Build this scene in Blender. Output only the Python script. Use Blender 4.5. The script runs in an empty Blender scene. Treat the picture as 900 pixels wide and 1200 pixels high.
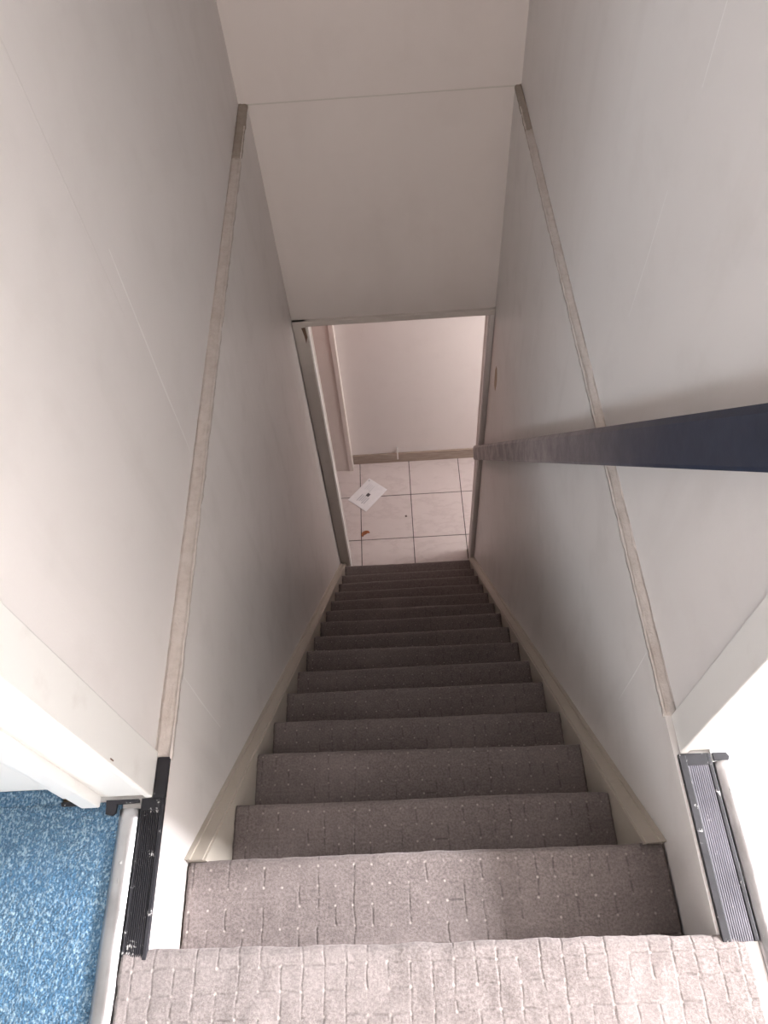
import bpy, bmesh, math, random
from mathutils import Vector, Matrix, noise
random.seed(7)
S = bpy.context.scene
COL = S.collection

# ------------------------------------------------------------------ camera
cam = bpy.data.cameras.new('camera')
cam.sensor_fit = 'VERTICAL'; cam.sensor_height = 36.0; cam.sensor_width = 27.0
cam.lens = 904.0 / 1200.0 * 36.0
cam.clip_start = 0.02
camo = bpy.data.objects.new('camera', cam); COL.objects.link(camo)
R_ = Vector((0.99800271, -0.0334728, -0.05357381))
U_ = Vector((0.05735992, 0.83547176, 0.54653159))
F_ = Vector((-0.02646546, 0.548513, -0.83572308))
m = Matrix((R_, U_, -F_)).transposed().to_4x4()
m.translation = Vector((0, 0, 1.2396))
camo.matrix_world = m
S.camera = camo

# ------------------------------------------------------------------ view and light
S.view_settings.view_transform = 'Standard'
S.view_settings.look = 'None'
S.view_settings.gamma = 1
S.view_settings.use_curve_mapping = False
S.view_settings.exposure = 0.15

world = bpy.data.worlds.new('world'); S.world = world; world.use_nodes = True
bg = world.node_tree.nodes['Background']
bg.inputs[0].default_value = (0.80, 0.90, 1.0, 1); bg.inputs[1].default_value = 1.0

def area(name, loc, target, sx, sy, power, color):
    l = bpy.data.lights.new(name, 'AREA'); l.shape = 'RECTANGLE'
    l.size = sx; l.size_y = sy; l.energy = power; l.color = color
    o = bpy.data.objects.new(name, l); COL.objects.link(o)
    o.location = loc
    o.rotation_euler = (Vector(target) - Vector(loc)).to_track_quat('-Z', 'Y').to_euler()
    return o
# daylight through the window of the room on the right and of the room on the left
area('daylight_right', (4.35, 0.82, 1.90), (0, 0.10, 0.00), 0.55, 0.60, 860, (0.97, 0.97, 1.0))
area('daylight_left', (-1.95, -2.33, 1.60), (0.1, 0.5, 0.3), 1.1, 1.0, 70, (0.84, 0.93, 1.0))
# added fill for the stairwell, in an invented corridor behind the photographer
area('fill_behind', (0, -4.05, 1.75), (0, 2.3, -0.2), 0.80, 1.0, 61, (1.0, 0.90, 0.83))
# hall daylight from an unseen right-hand source; added salmon light tints the post
area('daylight_hall', (1.75, 2.60, -1.55), (-0.5, 2.8, -2.3), 0.6, 1.2, 31, (1.0, 0.95, 0.93))
lp = bpy.data.lights.new('salmon_fill', 'POINT'); lp.energy = 1.5; lp.color = (1.0, 0.42, 0.34); lp.shadow_soft_size = 0.10
lo = bpy.data.objects.new('salmon_fill', lp); COL.objects.link(lo); lo.location = (-0.62, 2.72, -1.05)

# ------------------------------------------------------------------ measures
XL, XR, XLO, XRO = -0.400, 0.400, -0.426, 0.4185
YE, ZD, ZH, YB = 2.2975, -0.8855, -2.8932, 3.1169
N0Y, N0Z, GO, RI = 0.0823, 0.0277, 0.1420, 0.18256
YCL, YCR = 0.302, 0.330         # near faces of the two door frames
TOP = 2.45
def nz(y): return N0Z - RI / GO * (y - N0Y)

# ------------------------------------------------------------------ helpers
def link(name, bm, mat, parent=None, smooth=False):
    me = bpy.data.meshes.new(name)
    bm.normal_update(); bm.to_mesh(me); bm.free()
    if smooth:
        for p in me.polygons: p.use_smooth = True
    me.materials.append(mat)
    o = bpy.data.objects.new(name, me); COL.objects.link(o)
    if parent: o.parent = parent
    return o
def add_box(bm, x0, x1, y0, y1, z0, z1):
    v = [bm.verts.new(p) for p in ((x0,y0,z0),(x1,y0,z0),(x1,y1,z0),(x0,y1,z0),(x0,y0,z1),(x1,y0,z1),(x1,y1,z1),(x0,y1,z1))]
    for f in ((0,3,2,1),(4,5,6,7),(0,1,5,4),(1,2,6,5),(2,3,7,6),(3,0,4,7)): bm.faces.new([v[i] for i in f])
def box(name, x0, x1, y0, y1, z0, z1, mat, parent=None, bev=0.0):
    bm = bmesh.new(); add_box(bm, min(x0,x1), max(x0,x1), min(y0,y1), max(y0,y1), min(z0,z1), max(z0,z1))
    if bev: bmesh.ops.bevel(bm, geom=bm.edges[:], offset=bev, segments=2, affect='EDGES', profile=0.5)
    return link(name, bm, mat, parent)
def prism(bm, pts, axis, a, b):
    """pts: closed outline in the two other axes; extruded from a to b along axis."""
    def P(p, t):
        return {'x': (t, p[0], p[1]), 'y': (p[0], t, p[1]), 'z': (p[0], p[1], t)}[axis]
    A = [bm.verts.new(P(p, a)) for p in pts]; B = [bm.verts.new(P(p, b)) for p in pts]
    n = len(pts)
    for i in range(n): bm.faces.new((A[i], A[(i+1)%n], B[(i+1)%n], B[i]))
    bm.faces.new(A[::-1]); bm.faces.new(B)
    bmesh.ops.recalc_face_normals(bm, faces=bm.faces[:])
def prism_obj(name, pts, axis, a, b, mat, parent=None, bev=0.0, smooth=False):
    bm = bmesh.new(); prism(bm, pts, axis, a, b)
    if bev: bmesh.ops.bevel(bm, geom=bm.edges[:], offset=bev, segments=2, affect='EDGES', profile=0.5)
    return link(name, bm, mat, parent, smooth)
def empty(name, loc=(0,0,0)):
    o = bpy.data.objects.new(name, None); COL.objects.link(o); o.location = (0,0,0); o.empty_display_size = 0.1
    return o
def tag(o, label=None, cat=None, group=None, kind=None):
    if label: o['label'] = label
    if cat: o['category'] = cat
    if group: o['group'] = group
    if kind: o['kind'] = kind
    return o
def struct(o): o['kind'] = 'structure'; return o

# ------------------------------------------------------------------ materials
class NT:
    def __init__(s, name):
        s.m = bpy.data.materials.new(name); s.m.use_nodes = True
        s.t = s.m.node_tree; s.b = s.t.nodes['Principled BSDF']
    def n(s, typ, **kw):
        o = s.t.nodes.new(typ)
        for k, v in kw.items():
            if k.startswith('i_'):
                key = k[2:]; key = int(key) if key.isdigit() else key.replace('_', ' ')
                o.inputs[key].default_value = v
            else: setattr(o, k, v)
        return o
    def l(s, a, b): s.t.links.new(a, b)
    def math(s, op, a, b=None, c=None, clamp=False):
        o = s.t.nodes.new('ShaderNodeMath'); o.operation = op; o.use_clamp = clamp
        for i, x in enumerate((a, b, c)):
            if x is None: continue
            if isinstance(x, (int, float)): o.inputs[i].default_value = x
            else: s.l(x, o.inputs[i])
        return o.outputs[0]
    def mix(s, fac, a, b):
        o = s.t.nodes.new('ShaderNodeMix'); o.data_type = 'RGBA'
        if isinstance(fac, (int, float)): o.inputs[0].default_value = fac
        else: s.l(fac, o.inputs[0])
        for i, x in ((6, a), (7, b)):
            if isinstance(x, tuple): o.inputs[i].default_value = (*x, 1)
            else: s.l(x, o.inputs[i])
        return o.outputs[2]
    def ramp(s, x, lo, hi):
        o = s.t.nodes.new('ShaderNodeMapRange'); o.inputs[1].default_value = lo; o.inputs[2].default_value = hi
        s.l(x, o.inputs[0]); return o.outputs[0]
    def noise(s, scale, detail=4, vec=None, rough=0.55):
        o = s.n('ShaderNodeTexNoise', i_Scale=scale, i_Detail=detail, i_Roughness=rough)
        if vec is None: vec = s.geo()
        s.l(vec, o.inputs['Vector']); return o.outputs['Fac']
    def geo(s):
        if not hasattr(s, 'g'): s.g = s.n('ShaderNodeTexCoord').outputs['Object']
        return s.g
    def stretch(s, x, y, z, src=None):
        o = s.n('ShaderNodeMapping'); o.inputs['Scale'].default_value = (x, y, z)
        s.l(src or s.geo(), o.inputs['Vector']); return o.outputs[0]
    def bump(s, h, strength, dist, normal=None):
        o = s.n('ShaderNodeBump', i_Strength=strength, i_Distance=dist)
        s.l(h, o.inputs['Height'])
        if normal: s.l(normal, o.inputs['Normal'])
        s.l(o.outputs[0], s.b.inputs['Normal']); return o.outputs[0]
    def set(s, col=None, rough=None, metal=None, spec=None):
        for k, v in (('Base Color', col), ('Roughness', rough), ('Metallic', metal), ('Specular IOR Level', spec)):
            if v is None: continue
            if isinstance(v, tuple): s.b.inputs[k].default_value = (*v, 1)
            elif isinstance(v, (int, float)): s.b.inputs[k].default_value = v
            else: s.l(v, s.b.inputs[k])
        return s.m

def wall_paint(name, col, dirt, rough=0.55, grime=0.35):
    t = NT(name)
    a = t.noise(1.3, 3); b = t.noise(9, 5); c = t.noise(260, 3)
    st = t.noise(5, 4, t.stretch(1.0, 1.6, 0.25))
    f = t.math('MULTIPLY', t.ramp(a, .35, .75), .30)
    f = t.math('ADD', f, t.math('MULTIPLY', t.ramp(b, .52, .8), .30))
    f = t.math('ADD', f, t.math('MULTIPLY', t.ramp(st, .55, .85), .45))
    f = t.math('MULTIPLY', f, grime, clamp=True)
    h = t.math('ADD', t.math('MULTIPLY', b, .6), t.math('MULTIPLY', c, .25))
    t.bump(h, .18, .004)
    return t.set(t.mix(f, col, dirt), rough, spec=.35)
M_WALL = wall_paint('wall paint warm white', (.80, .762, .745), (.42, .37, .33))
M_WALL_LOW = wall_paint('wall paint satin white', (.79, .752, .732), (.36, .315, .285), .42, .5)
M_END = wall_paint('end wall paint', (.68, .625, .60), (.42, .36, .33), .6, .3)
M_HALLW = wall_paint('hall wall paint', (.80, .745, .725), (.5, .43, .4), .6, .25)
M_CEIL = wall_paint('ceiling paint', (.78, .76, .73), (.6, .57, .53), .7, .2)
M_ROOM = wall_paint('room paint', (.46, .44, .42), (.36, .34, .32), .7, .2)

def gloss_paint(name, col, dark, scale=14, rough=.3):
    t = NT(name)
    b = t.noise(scale, 5); c = t.noise(90, 3)
    t.bump(t.math('ADD', b, t.math('MULTIPLY', c, .3)), .12, .003)
    return t.set(t.mix(t.math('MULTIPLY', t.ramp(b, .58, .85), .45), col, dark), rough)
M_CASE = gloss_paint('door frame gloss paint', (.80, .785, .76), (.55, .50, .46))
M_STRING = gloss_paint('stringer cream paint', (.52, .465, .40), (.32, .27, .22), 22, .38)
M_JAMB = gloss_paint('jamb grey paint', (.62, .57, .53), (.40, .35, .31), 18, .45)
M_POST = gloss_paint('hall post paint', (.78, .70, .66), (.6, .5, .46), 10, .45)
M_FILLER = gloss_paint('filler', (.44, .34, .25), (.25, .18, .12), 60, .8)
M_CHIP = gloss_paint('bare chipped wood', (.16, .10, .07), (.04, .03, .025), 80, .8)
M_SEAM_D = gloss_paint('seam putty dark', (.55, .51, .475), (.45, .41, .38), 30, .6)  # slightly darker putty tone for the end wall joint
M_SEAM_L = gloss_paint('seam paint ridge', (.84, .81, .79), (.72, .68, .65), 30, .5)
M_SEAM_W = gloss_paint('panel joint paint', (.74, .70, .68), (.68, .64, .61), 30, .55)
M_WOOD = gloss_paint('step wood', (.30, .20, .12), (.18, .11, .07), 12, .6)

def plaster(name, a, b):
    t = NT(name)
    n1 = t.noise(55, 6, rough=.7); n2 = t.noise(14, 4); n3 = t.noise(300, 4)
    f = t.math('ADD', t.math('MULTIPLY', t.ramp(n1, .42, .7), .6), t.math('MULTIPLY', t.ramp(n2, .4, .7), .4))
    t.bump(t.math('ADD', n1, t.math('MULTIPLY', n3, .4)), .6, .004)
    return t.set(t.mix(f, a, b), .85)
M_LEDGE = plaster('ledge plaster', (.62, .56, .525), (.48, .415, .375))
M_LEDGE_D = plaster('ledge bare end', (.38, .325, .28), (.29, .245, .205))
M_LIP = plaster('ledge paint lip', (.66, .60, .57), (.52, .45, .40))

def carpet_mat(name, base, base2, dot, groove_amt, worn, pv=.38, ph=.45):
    """pale dots on a 3 cm grid with cut lines between the tufts, read from the UV map (metres across, metres along)"""
    t = NT(name)
    uv = t.n('ShaderNodeUVMap').outputs[0]
    sep = t.n('ShaderNodeSeparateXYZ'); t.l(uv, sep.inputs[0])
    wob = t.noise(22, 2, uv)
    u = t.math('ADD', t.math('MULTIPLY', sep.outputs[0], 1/.030), t.math('MULTIPLY', t.math('SUBTRACT', wob, .5), .30))
    v = t.math('ADD', t.math('MULTIPLY', sep.outputs[1], 1/.030), t.math('MULTIPLY', t.math('SUBTRACT', t.noise(19, 2, uv), .5), .30))
    fu = t.math('ABSOLUTE', t.math('SUBTRACT', t.math('FRACT', u), .5)); fv = t.math('ABSOLUTE', t.math('SUBTRACT', t.math('FRACT', v), .5))
    d = t.math('SQRT', t.math('ADD', t.math('POWER', fu, 2), t.math('POWER', fv, 2)))
    dots = t.ramp(d, .095, .035)
    # a random number per cell
    comb = t.n('ShaderNodeCombineXYZ'); t.l(t.math('FLOOR', u), comb.inputs[0])
    t.l(t.math('FLOOR', t.math('ADD', v, .5)), comb.inputs[1])
    wn = t.n('ShaderNodeTexWhiteNoise'); wn.noise_dimensions = '2D'; t.l(comb.outputs[0], wn.inputs['Vector'])
    comb2 = t.n('ShaderNodeCombineXYZ'); t.l(t.math('FLOOR', t.math('ADD', u, .5)), comb2.inputs[0])
    t.l(t.math('FLOOR', v), comb2.inputs[1])
    wn2 = t.n('ShaderNodeTexWhiteNoise'); wn2.noise_dimensions = '2D'; t.l(comb2.outputs[0], wn2.inputs['Vector'])
    gv = t.math('MULTIPLY', t.ramp(fu, .085, .0), t.math('GREATER_THAN', wn.outputs[0], pv))
    gh = t.math('MULTIPLY', t.ramp(fv, .075, .0), t.math('GREATER_THAN', wn2.outputs[0], ph))
    g = t.math('MULTIPLY', t.math('MAXIMUM', gv, gh), t.ramp(t.noise(75, 3, uv), .34, .56), clamp=True)
    f1 = t.noise(230, 4, uv, .85); f2 = t.noise(60, 4, uv); f3 = t.noise(5.5, 4)
    stain = t.ramp(t.noise(11, 5), .70, .80)
    c = t.mix(t.ramp(f1, .40, .60), tuple(x * .88 for x in base), tuple(x * 1.08 for x in base2))
    c = t.mix(t.math('MULTIPLY', t.ramp(f2, .4, .75), .35), c, tuple(x * .62 for x in base))
    c = t.mix(t.math('MULTIPLY', t.ramp(f3, .45, .7), worn), c, tuple(min(1, x * 1.35) for x in base2))
    c = t.mix(t.math('MULTIPLY', g, groove_amt), c, tuple(x * .50 for x in base))
    c = t.mix(t.math('MULTIPLY', stain, .35), c, (.05, .04, .035))
    dn = t.math('MULTIPLY', dots, t.ramp(t.noise(60, 2, uv), .35, .60))
    c = t.mix(t.math('MULTIPLY', dn, .7), c, dot)
    h = t.math('SUBTRACT', t.math('ADD', t.math('MULTIPLY', f1, .55), t.math('MULTIPLY', f2, .45)), t.math('MULTIPLY', g, .55))
    h = t.math('SUBTRACT', h, t.math('MULTIPLY', dots, .2))
    t.bump(h, .6, .003)
    t.b.inputs['Sheen Weight'].default_value = .25
    t.b.inputs['Sheen Roughness'].default_value = .5
    t.b.inputs['Sheen Tint'].default_value = (.8, .72, .7, 1)
    return t.set(c, .95, spec=.1)
M_CARPET = carpet_mat('taupe dotted carpet', (.155, .127, .121), (.225, .188, .180), (.52, .46, .42), .60, .25, .60, .985)
M_CARPET_LIT = carpet_mat('taupe dotted carpet, daylit pale', (.180, .152, .146), (.262, .226, .218), (.56, .50, .46), .32, .35, .15, .42)  # same carpet as the stairs, landing daylight mixed into a paler base

def blue_carpet():
    t = NT('blue loop carpet')
    vo = t.n('ShaderNodeTexVoronoi', i_Scale=240.0); t.l(t.geo(), vo.inputs['Vector'])
    n1 = t.noise(420, 2, rough=.8); n2 = t.noise(300, 3, t.stretch(1, .6, 1)); n3 = t.noise(9, 3)
    c = t.mix(t.ramp(n1, .35, .68), (.026, .072, .135), (.11, .22, .33))
    c = t.mix(t.math('MULTIPLY', t.ramp(n2, .50, .62), .70), c, (.36, .48, .56))
    c = t.mix(t.math('MULTIPLY', t.ramp(n3, .4, .7), .35), c, (.06, .18, .34))
    t.bump(t.math('ADD', t.math('MULTIPLY', vo.outputs['Distance'], 1.0), n1), .9, .005)
    t.b.inputs['Sheen Weight'].default_value = .2
    return t.set(c, .95, spec=.1)
M_BLUE = blue_carpet()

def rubber():
    t = NT('black ribbed vinyl')
    n = t.noise(55, 5, rough=.7); s = t.noise(130, 2); w = t.noise(9, 4)
    c = t.mix(t.math('MULTIPLY', t.ramp(w, .45, .7), .5), (.016, .015, .018), (.050, .047, .056))
    c = t.mix(t.math('MULTIPLY', t.ramp(n, .61, .65), .8), c, (.50, .48, .47))
    t.bump(s, .2, .001)
    return t.set(c, .55, spec=.3)
M_RUBBER = rubber()
def ribbed_grey():
    t = NT('grey ribbed vinyl')
    n = t.noise(55, 5, rough=.7); w = t.noise(9, 4)
    c = t.mix(t.ramp(w, .35, .7), (.12, .115, .135), (.22, .21, .24))
    c = t.mix(t.math('MULTIPLY', t.ramp(n, .64, .72), .6), c, (.55, .53, .52))
    return t.set(c, .4)
M_RIBGREY = ribbed_grey()
def alu():
    t = NT('brushed aluminium')
    n = t.noise(60, 4, t.stretch(8, .6, 8)); w = t.noise(12, 4)
    t.bump(n, .15, .0015)
    return t.set(t.mix(t.ramp(w, .4, .7), (.52, .51, .52), (.36, .34, .345)), t.ramp(n, -.3, 1.9), metal=1.0)
M_ALU = alu()
M_SCREW = gloss_paint('screw steel', (.35, .34, .33), (.15, .14, .13), 90, .4)

def white_floor():
    t = NT('pale floor covering')
    n = t.noise(5, 4); s = t.noise(28, 5, rough=.7)
    c = t.mix(t.ramp(n, .3, .8), (.84, .835, .82), (.78, .775, .765))
    c = t.mix(t.math('MULTIPLY', t.ramp(s, .70, .80), .5), c, (.45, .42, .40))
    return t.set(c, .35)
M_WFLOOR = white_floor()
def tile_mat():
    t = NT('marbled ceramic tile')
    n = t.noise(4, 6, t.stretch(1, 2.4, 1), .65); n2 = t.noise(26, 4)
    oi = t.n('ShaderNodeObjectInfo').outputs['Random']
    v = t.ramp(t.math('ABSOLUTE', t.math('SUBTRACT', n, .5)), .05, .0)
    c = t.mix(t.math('MULTIPLY', v, .35), (.66, .585, .57), (.50, .42, .41))
    c = t.mix(t.math('MULTIPLY', t.ramp(n2, .5, .8), .3), c, (.74, .67, .65))
    c = t.mix(t.math('MULTIPLY', oi, .18), c, (.58, .51, .50))
    return t.set(c, .28)
M_TILE = tile_mat()
M_GROUT = gloss_paint('dark grout', (.055, .045, .045), (.03, .025, .025), 40, .9)
def skirt_mat():
    t = NT('brown tile skirting')
    n = t.noise(12, 5, t.stretch(1, 4, 6))
    return t.set(t.mix(t.ramp(n, .3, .7), (.30, .235, .195), (.42, .34, .285)), .45)
M_SKIRT = skirt_mat()

def rail_mat():
    t = NT('dark worn handrail varnish')
    # worn varnish plus its sheen, painted paler down the lower half of the rail
    sp = t.n('ShaderNodeSeparateXYZ'); t.l(t.geo(), sp.inputs[0])
    along = t.ramp(t.math('ADD', sp.outputs[1], t.math('MULTIPLY', t.math('SUBTRACT', t.noise(5, 4), .5), .30)), .66, 1.15)
    far = t.ramp(sp.outputs[1], 1.0, 2.1)
    n = t.noise(16, 6, t.stretch(1.5, 1.0, 1.0), .75); n2 = t.noise(38, 4)
    base = t.mix(t.ramp(n2, .3, .8), (.012, .019, .040), (.024, .033, .060))  # blue reflected from sky and carpet is put into the dark base
    rub_sheen = t.mix(t.ramp(n, .36, .62), (.15, .122, .128), (.32, .275, .28))
    c = t.mix(along, base, rub_sheen)
    c = t.mix(t.math('MULTIPLY', far, t.ramp(n, .45, .6)), c, (.40, .35, .35))
    t.bump(t.math('ADD', n2, n), .15, .002)
    return t.set(c, .42)
M_RAIL = rail_mat()
M_IRON = gloss_paint('bracket iron', (.05, .05, .05), (.12, .07, .05), 50, .5)

def paper(name, c0, c1):
    t = NT(name); n = t.noise(40, 3)
    return t.set(t.mix(t.ramp(n, .3, .7), c0, c1), .6)
M_PAPER = paper('envelope paper', (.86, .84, .86), (.80, .78, .80))
M_INK = paper('grey print', (.50, .49, .53), (.60, .59, .62))
M_INKL = paper('pale print', (.70, .685, .71), (.66, .65, .68))
M_INKD = paper('dark print', (.06, .055, .065), (.10, .09, .10))
M_LEAF = paper('dry leaf orange', (.42, .15, .05), (.22, .075, .035))
M_CRUMB = paper('crumb', (.22, .16, .14), (.12, .09, .08))

# ------------------------------------------------------------------ the stairwell shell
# lower walls: the faces seen from the stairs stand proud of the upper walls, leaving the ledge
def panel_wall(name, x_in, x_out, y0, y1, z0, z1, mat):
    o = box(name, x_in, x_out, y0, y1, z0, z1, mat); return struct(o)
wl = panel_wall('wall_left_lower', XL, XL - .12, -1.0, YE, ZH, -.004, M_WALL_LOW)
wr = panel_wall('wall_right_lower', XR, XR + .12, -1.0, YE, ZH, -.004, M_WALL_LOW)
ul = panel_wall('wall_left_upper', XLO, XLO - .10, .374, YE + .10, -.004, TOP, M_WALL)
ur = panel_wall('wall_right_upper', XRO, XRO + .055, .392, YE + .10, -.004, TOP, M_WALL)
# the upper storey wall opposite, the wall over the lower door and the faint joint between them
e1 = struct(box('wall_end_upper', XLO - .1, XRO + .1, YE, YE + .10, 0, TOP, M_END))
e2 = struct(box('wall_end_lower', XL - .12, XR + .12, YE + .0025, YE + .10, ZD + .024, -.0015, M_END))
box('joint_strip', XL, XR, YE - .0012, YE + .004, -.0035, .0005, M_SEAM_D, e1)
struct(box('wall_end_left_of_door', -1.7, XL + .052, YE + .004, YE + .10, ZH, ZD + .03, M_END))
struct(box('wall_end_right_of_door', XR - .022, 1.7, YE + .004, YE + .10, ZH, ZD + .03, M_END))
struct(box('wall_end_hall_above', -1.7, XL - .12, YE + .004, YE + .10, ZD + .03, -.3, M_END))
struct(box('wall_end_hall_above_right', XR + .12, 1.7, YE + .004, YE + .10, ZD + .03, -.3, M_END))
struct(box('ceiling', -.9, .9, -4.3, YE + .1, TOP, TOP + .08, M_CEIL))

# vertical panel joints of both storeys
def vseam(name, parent, x, y, z0, z1, w, mat, out, wob=.003, lean=0.0):
    bm = bmesh.new(); n = 24; rows = []
    for i in range(n + 1):
        t = i / n; z = z0 + (z1 - z0) * t
        yy = y + lean * t + wob * noise.noise((y * 9, z * 6, x * 5)); ww = w * (.55 + .45 * min(1, 6 * t, 6 * (1 - t)) + .5 * noise.noise((z * 20, y, 1)))
        rows.append([bm.verts.new(p) for p in ((x, yy - ww, z), (x - out, yy - ww * .3, z), (x - out, yy + ww * .3, z), (x, yy + ww, z))])
    for a, b in zip(rows, rows[1:]):
        for j in range(3): bm.faces.new((a[j], a[j+1], b[j+1], b[j]))
    bmesh.ops.recalc_face_normals(bm, faces=bm.faces[:])
    return link(name, bm, mat, parent, True)
vseam('panel_joint', ul, XLO, .945, .40, 1.6, .0030, M_SEAM_W, -.0004, lean=-.01)
vseam('panel_joint', ul, XLO, .972, .02, .50, .0030, M_SEAM_L, -.0004, lean=.02)
vseam('panel_joint', ur, XRO, 1.028, .26, .52, .0014, M_SEAM_L, .0003, lean=-.014)
vseam('panel_joint', ur, XRO, .998, .68, .92, .0014, M_SEAM_L, .0003)
vseam('panel_joint', wl, XL, .508, -.30, -.02, .0016, M_SEAM_L, -.0004)
vseam('panel_joint', wr, XR, .509, -.26, -.02, .0016, M_SEAM_L, .0004)
vseam('panel_joint', wr, XR, 1.62, -.62, -.30, .0010, M_SEAM_L, .0003)
# patch of brown filler beside the lower door
bm = bmesh.new(); c0 = Vector((XR - .0012, 2.150, -1.100)); ring = []
for i in range(22):
    a = 2 * math.pi * i / 22; k = 1 + .28 * noise.noise((math.cos(a) * 2, math.sin(a) * 2, 4))
    ring.append(bm.verts.new(c0 + Vector((.001, .030 * k * math.cos(a), .066 * k * math.sin(a)))))
cc = bm.verts.new(c0 - Vector((.0015, 0, 0)))
for i in range(22): bm.faces.new((ring[i], ring[(i+1) % 22], cc))
bmesh.ops.recalc_face_normals(bm, faces=bm.faces[:])
link('filler_patch', bm, M_FILLER, wr, True)

# the rough plaster ledge between lower and upper walls
def ledge(name, xi, xo, y0, y1, bare, sgn):
    root = struct(empty(name))
    def strip(nm, ya, yb, mat, z):
        bm = bmesh.new(); n = max(8, int((yb - ya) / .008)); rows = []
        for i in range(n + 1):
            y = ya + (yb - ya) * i / n
            e = .0022 * noise.noise((y * 24, 3 + sgn, 0)) + .0012 * noise.noise((y * 90, 5, sgn)); row = []
            for j in range(6):
                t = j / 5; x = xi + sgn * (-.0012) + (xo - xi) * t + (e if j == 0 else 0)
                zz = z + .0022 * noise.noise((x * 90, y * 45, 2)) - (.004 if j == 0 else 0) + (.002 * (t > .75))
                row.append(bm.verts.new((x, y, zz)))
            rows.append(row)
        for a, b in zip(rows, rows[1:]):
            for j in range(5): bm.faces.new((a[j], a[j+1], b[j+1], b[j]))
        ret = bmesh.ops.extrude_face_region(bm, geom=bm.faces[:])
        for v in [g for g in ret['geom'] if isinstance(g, bmesh.types.BMVert)]: v.co.z -= .006
        bmesh.ops.recalc_face_normals(bm, faces=bm.faces[:])
        return link(nm, bm, mat, root, True)
    strip('plaster_strip', y0, bare, M_LEDGE, .0005)
    strip('bare_end', bare, y1, M_LEDGE_D, .0012)
    # broken paint lip along the inner edge and at the foot of the upper wall
    for nm, x, w in (('paint_lip', xi, .0024), ('paint_lip', xo, .0026)):
        bm = bmesh.new(); n = 260; rows = []
        for i in range(n + 1):
            y = y0 + (y1 - .12 - y0) * i / n
            k = max(.12, .75 + .9 * noise.noise((y * 30, x * 8, 7)) + .5 * noise.noise((y * 110, x, 7)))
            r = w * k; s = sgn
            rows.append([bm.verts.new((x + r * math.cos(a), y, .001 + r * .8 * math.sin(a))) for a in [q * math.pi / 3 for q in range(6)]])
        for a, b in zip(rows, rows[1:]):
            for j in range(6): bm.faces.new((a[j], a[(j+1) % 6], b[(j+1) % 6], b[j]))
        bm.faces.new(rows[0]); bm.faces.new(rows[-1][::-1])
        bmesh.ops.recalc_face_normals(bm, faces=bm.faces[:])
        link(nm, bm, M_LIP, root, True)
ledge('trim_1', XL, XLO, .362, YE, 2.02, -1)
ledge('trim_2', XR, XRO, .392, YE, 2.06, 1)

# ------------------------------------------------------------------ the lower hall
hf = struct(empty('floor'))
box('grout_bed', -1.7, 1.7, N0Y + GO * 15 - .02, YB + .1, ZH - .06, ZH - .0025, M_GROUT, hf)
T, TX, TY = .3267, -.2792, 2.511
tile_me = None
for j in range(-1, 2):
    for i in range(-4, 6):
        x0 = TX + T * i + .0022; x1 = TX + T * (i + 1) - .0022
        y0 = TY + T * j + .0022; y1 = TY + T * (j + 1) - .0022
        if j == -1: y0 = N0Y + GO * 15 - .014 if (x1 > XL and x0 < XR) else YE + .1
        if y0 >= y1: continue
        y1 = min(y1, YB - .001)
        bm = bmesh.new(); add_box(bm, x0, x1, y0, y1, ZH - .008, ZH)
        bmesh.ops.bevel(bm, geom=[e for e in bm.edges if all(v.co.z > ZH - .001 for v in e.verts)], offset=.0012, segments=1, affect='EDGES')
        o = link('tile', bm, M_TILE, hf)
        o.location.z = random.uniform(-.0004, .0004)
struct(box('wall_back', -1.7, 1.7, YB, YB + .1, ZH, -.3, M_HALLW))
struct(box('wall_hall_left', -1.8, -1.7, YE, YB + .1, ZH, -.3, M_HALLW))
struct(box('wall_hall_right', 1.85, 1.95, YE, YB + .1, ZH, -.3, M_HALLW))
struct(box('ceiling_hall', -1.8, 1.95, YE + .1, YB + .1, -.3, -.22, M_CEIL))
bb = struct(box('baseboard_back', -.318, 1.7, YB - .012, YB, ZH, ZH + .090, M_SKIRT, bev=.0015))
box('paint_drip', -.028, -.019, YB - .0135, YB, ZH + .030, ZH + .150, M_SEAM_L, bb, .0012)
# painted post of the hall doorway by the stair foot
pf = struct(empty('door_3'))
box('post', -.455, -.322, YB - .060, YB, ZH, -.31, M_POST, pf, .004)
box('post_edge', -.350, -.3215, YB - .066, YB - .058, ZH + .001, -.31, M_POST, pf, .003)
box('door_leaf', -1.15, -.455, YB - .030, YB - .002, ZH + .008, -.85, M_POST, pf, .003)

# frame of the lower doorway
df = struct(empty('door_4'))
box('jamb', XL + .001, -.343, YE - .010, YE + .11, ZH, ZD + .026, M_JAMB, df, .002)
box('jamb', .3800, XR - .001, YE - .004, YE + .11, ZH, ZD + .026, M_WALL_LOW, df, .002)
box('lintel', XL + .001, XR - .001, YE - .012, YE + .11, ZD, ZD + .026, M_JAMB, df, .002)
box('jamb_bead', .3755, .3800, YE + .002, YE + .04, ZH, ZD, M_SEAM_L, df, .001)
box('jamb_bead', -.3435, -.3395, YE + .002, YE + .04, ZH, ZD, M_SEAM_L, df, .001)
prism_obj('chipped_corner', [(-.365, ZD - .006), (-.350, ZD - .004), (-.347, ZD - .055), (-.356, ZD - .090), (-.359, ZD - .045)], 'y', YE - .0112, YE - .004, M_CHIP, df)

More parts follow.
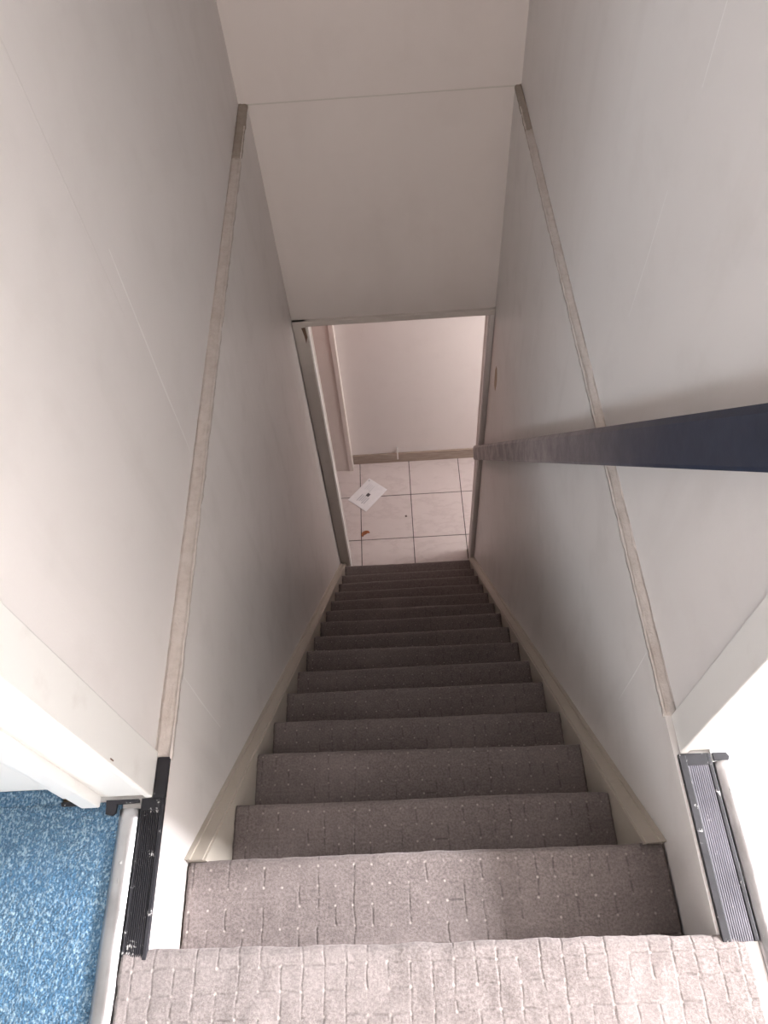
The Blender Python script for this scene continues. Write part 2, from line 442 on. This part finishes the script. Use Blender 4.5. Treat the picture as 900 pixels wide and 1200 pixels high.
# ------------------------------------------------------------------ the staircase
st = empty('staircase')
tag(st, 'steep straight flight of dark taupe carpeted steps between cream stringers', 'staircase')
NOSE = {1: (.235, .232), 2: (.365, .359), 3: (.518, .505), 4: (.650, .642), 5: (.795, .789), 6: (.932, .929), 7: (1.080, 1.073), 8: (1.216, 1.213),
        9: (1.360, 1.359), 10: (1.501, 1.495), 11: (1.640, 1.641), 12: (1.782, 1.781), 13: (1.925, 1.928), 14: (2.072, 2.072), 15: (2.232, 2.232)}
OH = .024; TH = .030; CR = .012       # nosing overhang, board thickness, carpet wrap radius
def carpet_sheet(name, x0, x1, prof, mat, parent, nx, thick=.005, vofs=0.0, wobble=.0012, edge=.0018, seed=0):
    """a carpet laid along prof = [(yL, yR, z, nudge normal)] from back to front, with a UV map in metres"""
    bm = bmesh.new(); uvl = bm.loops.layers.uv.new('UVMap')
    grid = []; s = vofs; pp = None; ss = []
    for (yl, yr, z) in prof:
        c = Vector(((yl + yr) / 2, z))
        if pp is not None: s += (c - pp).length
        pp = c; ss.append(s)
    for j, (yl, yr, z) in enumerate(prof):
        row = []
        # outward normal in the yz plane
        a = prof[max(0, j - 1)]; b = prof[min(len(prof) - 1, j + 1)]
        d = Vector(((b[0] + b[1] - a[0] - a[1]) / 2, b[2] - a[2])); d.normalize() if d.length else None
        nrm = Vector((-d.y, d.x))
        for i in range(nx + 1):
            t = i / nx; x = x0 + (x1 - x0) * t; y = yl + (yr - yl) * t
            w = wobble * (noise.noise((x * 26 + seed, ss[j] * 26, seed)) + .6 * noise.noise((x * 75, ss[j] * 75, seed + 3)))
            w += .0028 * noise.noise((x * 3.2, seed * 1.7, 9)) * (1 if j > 3 else 0)
            ex = edge * noise.noise((ss[j] * 70, seed, i)) if i in (0, nx) else 0
            row.append(bm.verts.new((x + ex, y + nrm.x * w, z + nrm.y * w)))
        grid.append(row)
    for j in range(len(prof) - 1):
        for i in range(nx):
            f = bm.faces.new((grid[j][i], grid[j][i+1], grid[j+1][i+1], grid[j+1][i]))
            uvs = [(x0 + (x1-x0) * ii / nx, ss[jj]) for ii, jj in ((i, j), (i+1, j), (i+1, j+1), (i, j+1))]
            for lp_, uv in zip(f.loops, uvs): lp_[uvl].uv = (uv[0] + seed * .013, uv[1])
            f.smooth = True
    bm.normal_update()
    o = link(name, bm, mat, parent, True)
    md = o.modifiers.new('thickness', 'SOLIDIFY'); md.thickness = thick; md.offset = -1
    return o
def step_profile(yl, yr, z, back, drop, dn=.010):
    """flat tread from `back` to the nosing, round it, tuck under and go down the riser by drop"""
    P = []; r = .017
    n = max(3, int((yl - r - back) / dn))
    for i in range(n + 1):
        t = i / n; P.append((back + (yl - r - back) * t, back + (yr - r - back) * t, z))
    for k in range(1, 9):
        a = math.pi / 2 - math.pi * k / 8
        P.append((yl - r + r * math.cos(a), yr - r + r * math.cos(a), z - r + r * math.sin(a)))
    for q in (.4, 1.0): P.append((yl - r - (OH - r + .003) * q, yr - r - (OH - r + .003) * q, z - 2 * r))
    nd = max(2, int((drop - 2 * r) / .03))
    for i in range(1, nd + 1): P.append((yl - OH - .003, yr - OH - .003, z - 2 * r - (drop - 2 * r) * i / nd))
    return P
for k in range(1, 16):
    yl, yr = NOSE[k]; z = N0Z - RI * k
    py = .108 if k == 1 else (NOSE[k-1][0] + NOSE[k-1][1]) / 2
    back = py - OH - .003
    full = k == 1
    x0, x1 = (XL + .004, XR - .004) if full else ((XL + .0335, XR - .0355))
    step = empty('step'); step.parent = st
    ym = min(yl, yr)
    tz = z - .006
    bm = bmesh.new()
    prism(bm, [(back - .0005, tz), (ym - .008, tz), (ym - .004, tz - .008), (ym - .006, tz - TH + .012), (ym - OH - .010, tz - TH + .012), (ym - OH - .010, z - RI + .002), (back - .0005, z - RI + .002)], 'x', x0 + .003, x1 - .003)
    link('step_board', bm, M_WOOD, step)
    carpet_sheet('step_carpet', x0, x1, step_profile(yl, yr, z, back, RI + .0), M_CARPET, step, 150 if k < 4 else (90 if k < 9 else 50), vofs=k * .0, seed=k)
# stringers
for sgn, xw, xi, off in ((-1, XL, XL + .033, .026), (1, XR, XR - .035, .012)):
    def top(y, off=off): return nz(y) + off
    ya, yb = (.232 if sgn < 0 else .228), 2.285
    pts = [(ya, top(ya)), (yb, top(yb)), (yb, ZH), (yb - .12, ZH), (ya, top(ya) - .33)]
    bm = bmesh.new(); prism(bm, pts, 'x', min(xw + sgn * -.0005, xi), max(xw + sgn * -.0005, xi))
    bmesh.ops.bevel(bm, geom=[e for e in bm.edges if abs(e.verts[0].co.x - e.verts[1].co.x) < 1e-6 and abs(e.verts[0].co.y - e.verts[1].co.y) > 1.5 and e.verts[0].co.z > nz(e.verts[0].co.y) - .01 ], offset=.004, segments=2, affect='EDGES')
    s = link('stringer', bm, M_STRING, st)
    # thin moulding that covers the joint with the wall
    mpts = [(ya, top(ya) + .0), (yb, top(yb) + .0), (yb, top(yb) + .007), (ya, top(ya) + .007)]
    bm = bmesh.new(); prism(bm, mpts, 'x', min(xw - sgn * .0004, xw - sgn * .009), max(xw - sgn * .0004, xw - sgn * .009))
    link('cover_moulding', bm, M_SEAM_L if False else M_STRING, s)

# ------------------------------------------------------------------ the landing
struct(box('floor_landing', XL - .033, XR + .033, -4.2, .060, -.20, -.008, M_WOOD))
prof = [(y / 1000 - 4.15, y / 1000 - 4.15, .004) for y in range(0, 4030, 130)]
prof += [(-.12 + .006 * i, -.12 + .006 * i, .004) for i in range(0, 33)]
yl, yr = .093, .083
r = .013; base = -.12 + .006 * 32 
prof = [(a, b, z) for a, b, z in prof if a < min(yl, yr) - r - .004]
for k in range(0, 9):
    a = math.pi / 2 - math.pi * .62 * k / 8
    prof.append((yl - r + r * math.cos(a), yr - r + r * math.cos(a), .004 - r + r * math.sin(a)))
for i in range(1, 9): prof.append((yl - .016, yr - .016, .004 - r * 1.6 - .145 * i / 8))
lc = carpet_sheet('landing_carpet', XL - .0355, XR + .0370, prof, M_CARPET_LIT, None, 190, thick=.006, wobble=.0022, edge=.0030, seed=31)
tag(lc, 'taupe carpet with block pattern, daylight painted in as a paler tone, on the landing at the top of the stairs', 'carpet')

# ------------------------------------------------------------------ the doorways at the top
def jamb_set(name, sgn, xf, xb, yn, yf, stop, mat):
    """frame post of a doorway: casing on the stair side, reveal with a stop bead"""
    d = struct(empty(name))
    box('casing', xf, xf + sgn * .012, yn, yf, .001, TOP - .3, mat, d, .0025)
    box('jamb', xf + sgn * .006, xb, yn + .004, yf - .001, .001, TOP - .3, mat, d, .002)
    if stop: box('door_stop', stop[0], stop[1], yn - .013, yn + .012, .006, TOP - .3, mat, d, .0025)
    box('lintel', xf, xb, -.62, yf, 2.02, 2.10, mat, d, .002)
    return d
d1 = jamb_set('door_1', -1, -.4205, -.565, YCL, .3738, (-.500, -.530), M_CASE)
d2 = jamb_set('door_2', 1, .4080, .4690, YCR, .3915, None, M_CASE)
box('paint_chip', -.4202, -.4190, .3080, .3095, .185, .196, M_CHIP, d1)
# walls of the two rooms beside their doorways (they carry the door frames)
struct(box('wall_left_room_front', -3.6, -.526, .323, .42, -.004, TOP, M_CEIL))
struct(box('wall_right_room_front', .4735, 4.3, 1.5, 1.6, -.004, TOP, M_ROOM))
struct(box('wall_left_over_door', XLO - .10, XLO, -.62, .32, 2.10, TOP, M_WALL))
struct(box('wall_right_over_door', XRO, XRO + .055, -.62, .34, 2.10, TOP, M_WALL))
struct(box('wall_left_behind', XLO - .10, XLO, -4.2, -.62, 0.001, TOP, M_WALL))
struct(box('wall_right_behind', XRO, XRO + .055, -4.2, -.62, 0.001, TOP, M_WALL))
struct(box('wall_behind', -.9, .9, -4.3, -4.2, -.2, TOP, M_WALL))
# left room: floor, far wall with its window opening, ceiling
struct(box('floor_left_room', -3.6, XL - .034, -2.2, .323, -.20, -.010, M_WOOD))
bw = struct(empty('wall_left_room_back'))
for x0_, x1_, z0_, z1_ in ((-3.6, -2.55, -.01, TOP), (-1.35, -.526, -.01, TOP), (-2.55, -1.35, -.01, 1.05), (-2.55, -1.35, 2.15, TOP)):
    box('wall_piece', x0_, x1_, -2.3, -2.2, z0_, z1_, M_ROOM, bw)
struct(box('ceiling_left_room', -3.6, -.5, -2.3, .42, TOP, TOP + .08, M_CEIL))
struct(box('floor_right_room', XR + .055, 4.3, -2.2, 1.5, -.20, .001, M_WFLOOR))
struct(box('wall_right_room_back', .4735, 4.3, -2.3, -2.2, -.01, TOP, M_ROOM))
struct(box('ceiling_right_room', .4735, 4.3, -2.3, 1.6, TOP, TOP + .08, M_CEIL))
def window_wall(tagname, x0, x1, wy0, wy1, wz0, wz1, y0, y1):
    w = struct(empty(tagname))
    box('wall_piece', x0, x1, y0, wy0, -.2, TOP, M_ROOM, w); box('wall_piece', x0, x1, wy1, y1, -.2, TOP, M_ROOM, w)
    box('wall_piece', x0, x1, wy0, wy1, -.2, wz0, M_ROOM, w); box('wall_piece', x0, x1, wy0, wy1, wz1, TOP, M_ROOM, w)
struct(box('wall_left_room_far', -3.6, -3.5, -2.3, .323, -.01, TOP, M_ROOM))
window_wall('wall_right_room_window', 4.2, 4.3, .40, 1.28, 1.35, 2.35, -2.2, 1.5)

# blue carpet of the left room
bm = bmesh.new(); uv = bm.loops.layers.uv.new('UVMap')
def grid_sheet(bm, x0, x1, y0, y1, nx, ny, zf):
    g = [[bm.verts.new((x0 + (x1-x0)*i/nx, y0 + (y1-y0)*j/ny, zf(x0 + (x1-x0)*i/nx, y0 + (y1-y0)*j/ny))) for i in range(nx+1)] for j in range(ny+1)]
    for j in range(ny):
        for i in range(nx): bm.faces.new((g[j][i], g[j][i+1], g[j+1][i+1], g[j+1][i]))
grid_sheet(bm, -1.10, -.468, -.45, .299, 210, 250, lambda x, y: -.0015 + .0022 * noise.noise((x * 150, y * 150, 0)) + .0012 * noise.noise((x * 40, y * 40, 4)))
bc = link('blue_carpet', bm, M_BLUE, None, True)
md = bc.modifiers.new('thickness', 'SOLIDIFY'); md.thickness = .005; md.offset = -1
tag(bc, 'flecked blue carpet beyond the aluminium threshold of the doorway on the left', 'carpet')
# carpet between the frame's rebate and the room wall, where the frame post steps back
box('carpet_edge', -1.10, -.566, .2985, .3225, -.006, -.001, M_BLUE, bc)

# ribbed vinyl edge strips along both sides of the opening
def rib_strip(name, x0, x1, y0, y1, edge_l, edge_r, label, mat_mid, mat_edge, steps=None):
    root = empty(name); tag(root, label, 'edging')
    # plain side bands
    for nm, a, b, up in (('edge_band', x0, x0 + edge_l, .0045), ('edge_band', x1 - edge_r, x1, .0045)):
        if b - a > .0005: box(nm, a, b, y0, y1, -.004, up, mat_edge, root, .0009)
    a, b = x0 + edge_l, x1 - edge_r; n = int((b - a) / .0030); w = (b - a) / n
    bm = bmesh.new(); pts = [(a, -.003)]
    for i in range(n): pts += [(a + w * i + w * .08, .0016), (a + w * i + w * .25, .0034), (a + w * i + w * .62, .0034), (a + w * i + w * .80, .0016)]
    pts += [(b, -.003)]
    prism(bm, pts, 'y', y0, y1 - (.018 if True else 0))
    link('ribbed_tread', bm, mat_mid, root)
    box('end_plate', a, b, y1 - .018, y1, -.003, .0042, mat_edge, root, .0006)
    return root
ls = rib_strip('ribbed_edge_strip', -.4365, -.4000, .0800, .3010, .003, .006, 'black ribbed vinyl edge strip with white paint specks beside the blue carpet doorway', M_RUBBER, M_RUBBER)
box('strip_tongue', -.4195, -.4000, .3010, .3640, -.004, .0045, M_RUBBER, ls, .0009)
rs = rib_strip('ribbed_edge_strip', .4040, .4530, .0720, .3290, .011, .006, 'grey ribbed vinyl edge strip with black borders beside the white floored doorway', M_RIBGREY, M_RUBBER)
# aluminium threshold bars, domed, slightly wavy
def bar(name, x0, x1, y0, y1, label, bend):
    root = empty(name); tag(root, label, 'threshold')
    bm = bmesh.new(); n = 60; mset = 12; rows = []
    for j in range(n + 1):
        y = y0 + (y1 - y0) * j / n; bx = bend * math.sin(math.pi * j / n) + .0008 * noise.noise((y * 14, x0, 0)); row = []
        for i in range(mset + 1):
            t = i / mset; h = .0095 * (1 - abs(2 * t - 1) ** 2.4)
            row.append(bm.verts.new((x0 + (x1 - x0) * t + bx, y, .0005 + h)))
        row += [bm.verts.new((x1 + bx, y, -.004)), bm.verts.new((x0 + bx, y, -.004))]
        rows.append(row)
    L = len(rows[0])
    for a, b in zip(rows, rows[1:]):
        for i in range(L): bm.faces.new((a[i], a[(i+1) % L], b[(i+1) % L], b[i]))
    bm.faces.new(rows[0][::-1]); bm.faces.new(rows[-1])
    bmesh.ops.recalc_face_normals(bm, faces=bm.faces[:])
    link('bar', bm, M_ALU, root, True)
    for yy in (y1 - .078, (y0 + y1) / 2 - .09):
        bm = bmesh.new()
        bmesh.ops.create_uvsphere(bm, u_segments=14, v_segments=8, radius=.0034, matrix=Matrix.Translation(((x0 + x1) / 2 + bend * .5, yy, .0090)) @ Matrix.Scale(.45, 4, (0, 0, 1)))
        link('screw', bm, M_SCREW, root, True)
    return root
bar('threshold_bar', -.4705, -.4375, -.55, .2860, 'domed aluminium threshold bar between blue carpet and black ribbed strip', .0)
bar('threshold_bar', .4545, .4870, -.55, .3150, 'domed aluminium threshold bar between grey ribbed strip and white floor', .0)
ep = prism_obj('dark_end_piece', [(-.492, .300), (-.440, .300), (-.4395, .2950), (-.474, .2935), (-.4745, .281), (-.480, .277), (-.490, .279)], 'z', .000, .0065, M_RUBBER, None, .0006)
tag(ep, 'small black rubber end piece under the door frame by the blue carpet', 'edging')
ep2 = prism_obj('dark_end_piece', [(-.566, .301), (-.534, .301), (-.532, .294), (-.564, .295)], 'z', -.004, .003, M_RUBBER, None, .0006)  # dark strip stands in for the shaded gap below the jamb
tag(ep2, 'dark strip painted for the shaded gap under the recessed part of the left door frame', 'edging')
ep3 = prism_obj('dark_end_piece', [(.4560, .3165), (.4790, .3165), (.4820, .322), (.478, .3290), (.4560, .3290)], 'z', .001, .004, M_RUBBER, None, .0010)
tag(ep3, 'grey worn end piece where the threshold meets the frame by the white floor', 'edging')

# ------------------------------------------------------------------ the handrail
hr = empty('handrail'); tag(hr, 'dark varnished wooden handrail sloping down along the right wall of the stairs', 'handrail')
A = Vector((0, 2.222, -1.735)); B = Vector((0, .36, .708))
d = (A - B).normalized(); up = Vector((0, -d.z, d.y)); 
if up.z < 0: up = -up
Hh, Hw = .066, .030; cx = .360
bm = bmesh.new(); rows = []
prof_r = [(-.5, -.42), (-.42, -.5), (.42, -.5), (.5, -.42), (.5, .36), (.34, .5), (-.34, .5), (-.5, .36)]
nseg = 40
for i in range(nseg + 1):
    c = B.lerp(A, i / nseg); e = .0006 * noise.noise((i * .6, 0, 0))
    rows.append([bm.verts.new((cx + p[0] * Hw + e, c.y + up.y * (p[1] + .5) * Hh, c.z + up.z * (p[1] + .5) * Hh)) for p in prof_r])
for a, b in zip(rows, rows[1:]):
    for j in range(8): bm.faces.new((a[j], a[(j+1) % 8], b[(j+1) % 8], b[j]))
bm.faces.new(rows[0][::-1]); bm.faces.new(rows[-1])
bmesh.ops.recalc_face_normals(bm, faces=bm.faces[:])
link('rail', bm, M_RAIL, hr)
for t, xw in ((.12, XRO), (.55, XR), (.93, XR)):
    c = B.lerp(A, t) + up * .034
    br = box('bracket', cx + Hw * .4, xw - .0005, c.y - .010, c.y + .010, c.z - .006, c.z + .006, M_IRON, hr, .002)
    box('bracket_plate', xw - .004, xw - .0003, c.y - .010, c.y + .010, c.z - .010, c.z + .010, M_IRON, br, .0015)

# ------------------------------------------------------------------ things on the hall floor
env = empty('envelope'); tag(env, 'white printed envelope lying askew on the tiled hall floor', 'envelope')
q = [Vector((-.219, 2.984)), Vector((-.103, 2.879)), Vector((-.246, 2.712)), Vector((-.361, 2.757))]
q[2] = q[1] + (q[3] - q[0]) * 1.02 + Vector((-.002, -.0))
q = [Vector((-.219, 2.984)), Vector((-.104, 2.885)), Vector((-.246, 2.722)), Vector((-.362, 2.820))]
def ept(u, v):      # u along the short side, v along the long side
    a = q[0].lerp(q[1], u); b = q[3].lerp(q[2], u); return a.lerp(b, v)
def env_piece(name, u0, u1, v0, v1, z0, z1, mat, parent, n=1):
    bm = bmesh.new(); pts = [ept(u0, v0), ept(u1, v0), ept(u1, v1), ept(u0, v1)]
    prism(bm, [(p.x, p.y) for p in pts], 'z', z0, z1); return link(name, bm, mat, parent)
env_piece('paper', 0, 1, 0, 1, ZH + .0002, ZH + .0028, M_PAPER, env)
env_piece('flap', .03, .97, .02, .97, ZH + .0028, ZH + .0036, M_PAPER, env)
env_piece('dark_stamp', .46, .60, .44, .56, ZH + .0036, ZH + .0041, M_INKD, env)
for k in range(5): env_piece('address_line', .30 + k * .085, .345 + k * .085, .57 + .01 * (k % 2), .86 - .03 * (k % 3), ZH + .0036, ZH + .0040, M_INK, env)
for k in range(4): env_piece('address_line', .20 + k * .08, .235 + k * .08, .14, .40 - .02 * (k % 3), ZH + .0036, ZH + .0040, M_INKL, env)
env_piece('corner_mark', .05, .12, .05, .10, ZH + .0036, ZH + .0040, M_INK, env)
# dry leaf
bm = bmesh.new(); lc0 = Vector((-.244, 2.550, ZH + .002)); n = 14; rows = []
for i in range(n + 1):
    t = i / n; ang = -.5 + 2.4 * t; rad = .027
    cpt = lc0 + Vector((rad * math.cos(ang + 1.4), rad * math.sin(ang + 1.4) - .012, 0)); w = .013 * math.sin(math.pi * min(1, t * .93 + .04)) ** .7
    nrm = Vector((math.cos(ang + 1.4), math.sin(ang + 1.4), 0))
    rows.append([bm.verts.new(cpt + nrm * w * s + Vector((0, 0, .004 * abs(s) + .002 * math.sin(t * 9)))) for s in (-1, -.5, 0, .5, 1)])
for a, b in zip(rows, rows[1:]):
    for j in range(4): bm.faces.new((a[j], a[j+1], b[j+1], b[j]))
lf = link('dry_leaf', bm, M_LEAF, None, True)
md = lf.modifiers.new('thickness', 'SOLIDIFY'); md.thickness = .0008
tag(lf, 'curled orange brown dry leaf on the hall tiles', 'leaf')
bm = bmesh.new(); bmesh.ops.create_icosphere(bm, subdivisions=2, radius=.007)
for v in bm.verts:
    v.co *= 1 + .35 * noise.noise(v.co * 180); v.co.z *= .5; v.co += Vector((.009, 2.670, ZH + .003))
cr = link('crumb', bm, M_CRUMB, None, True)
tag(cr, 'tiny dark crumb of dirt on a hall tile', 'dirt')
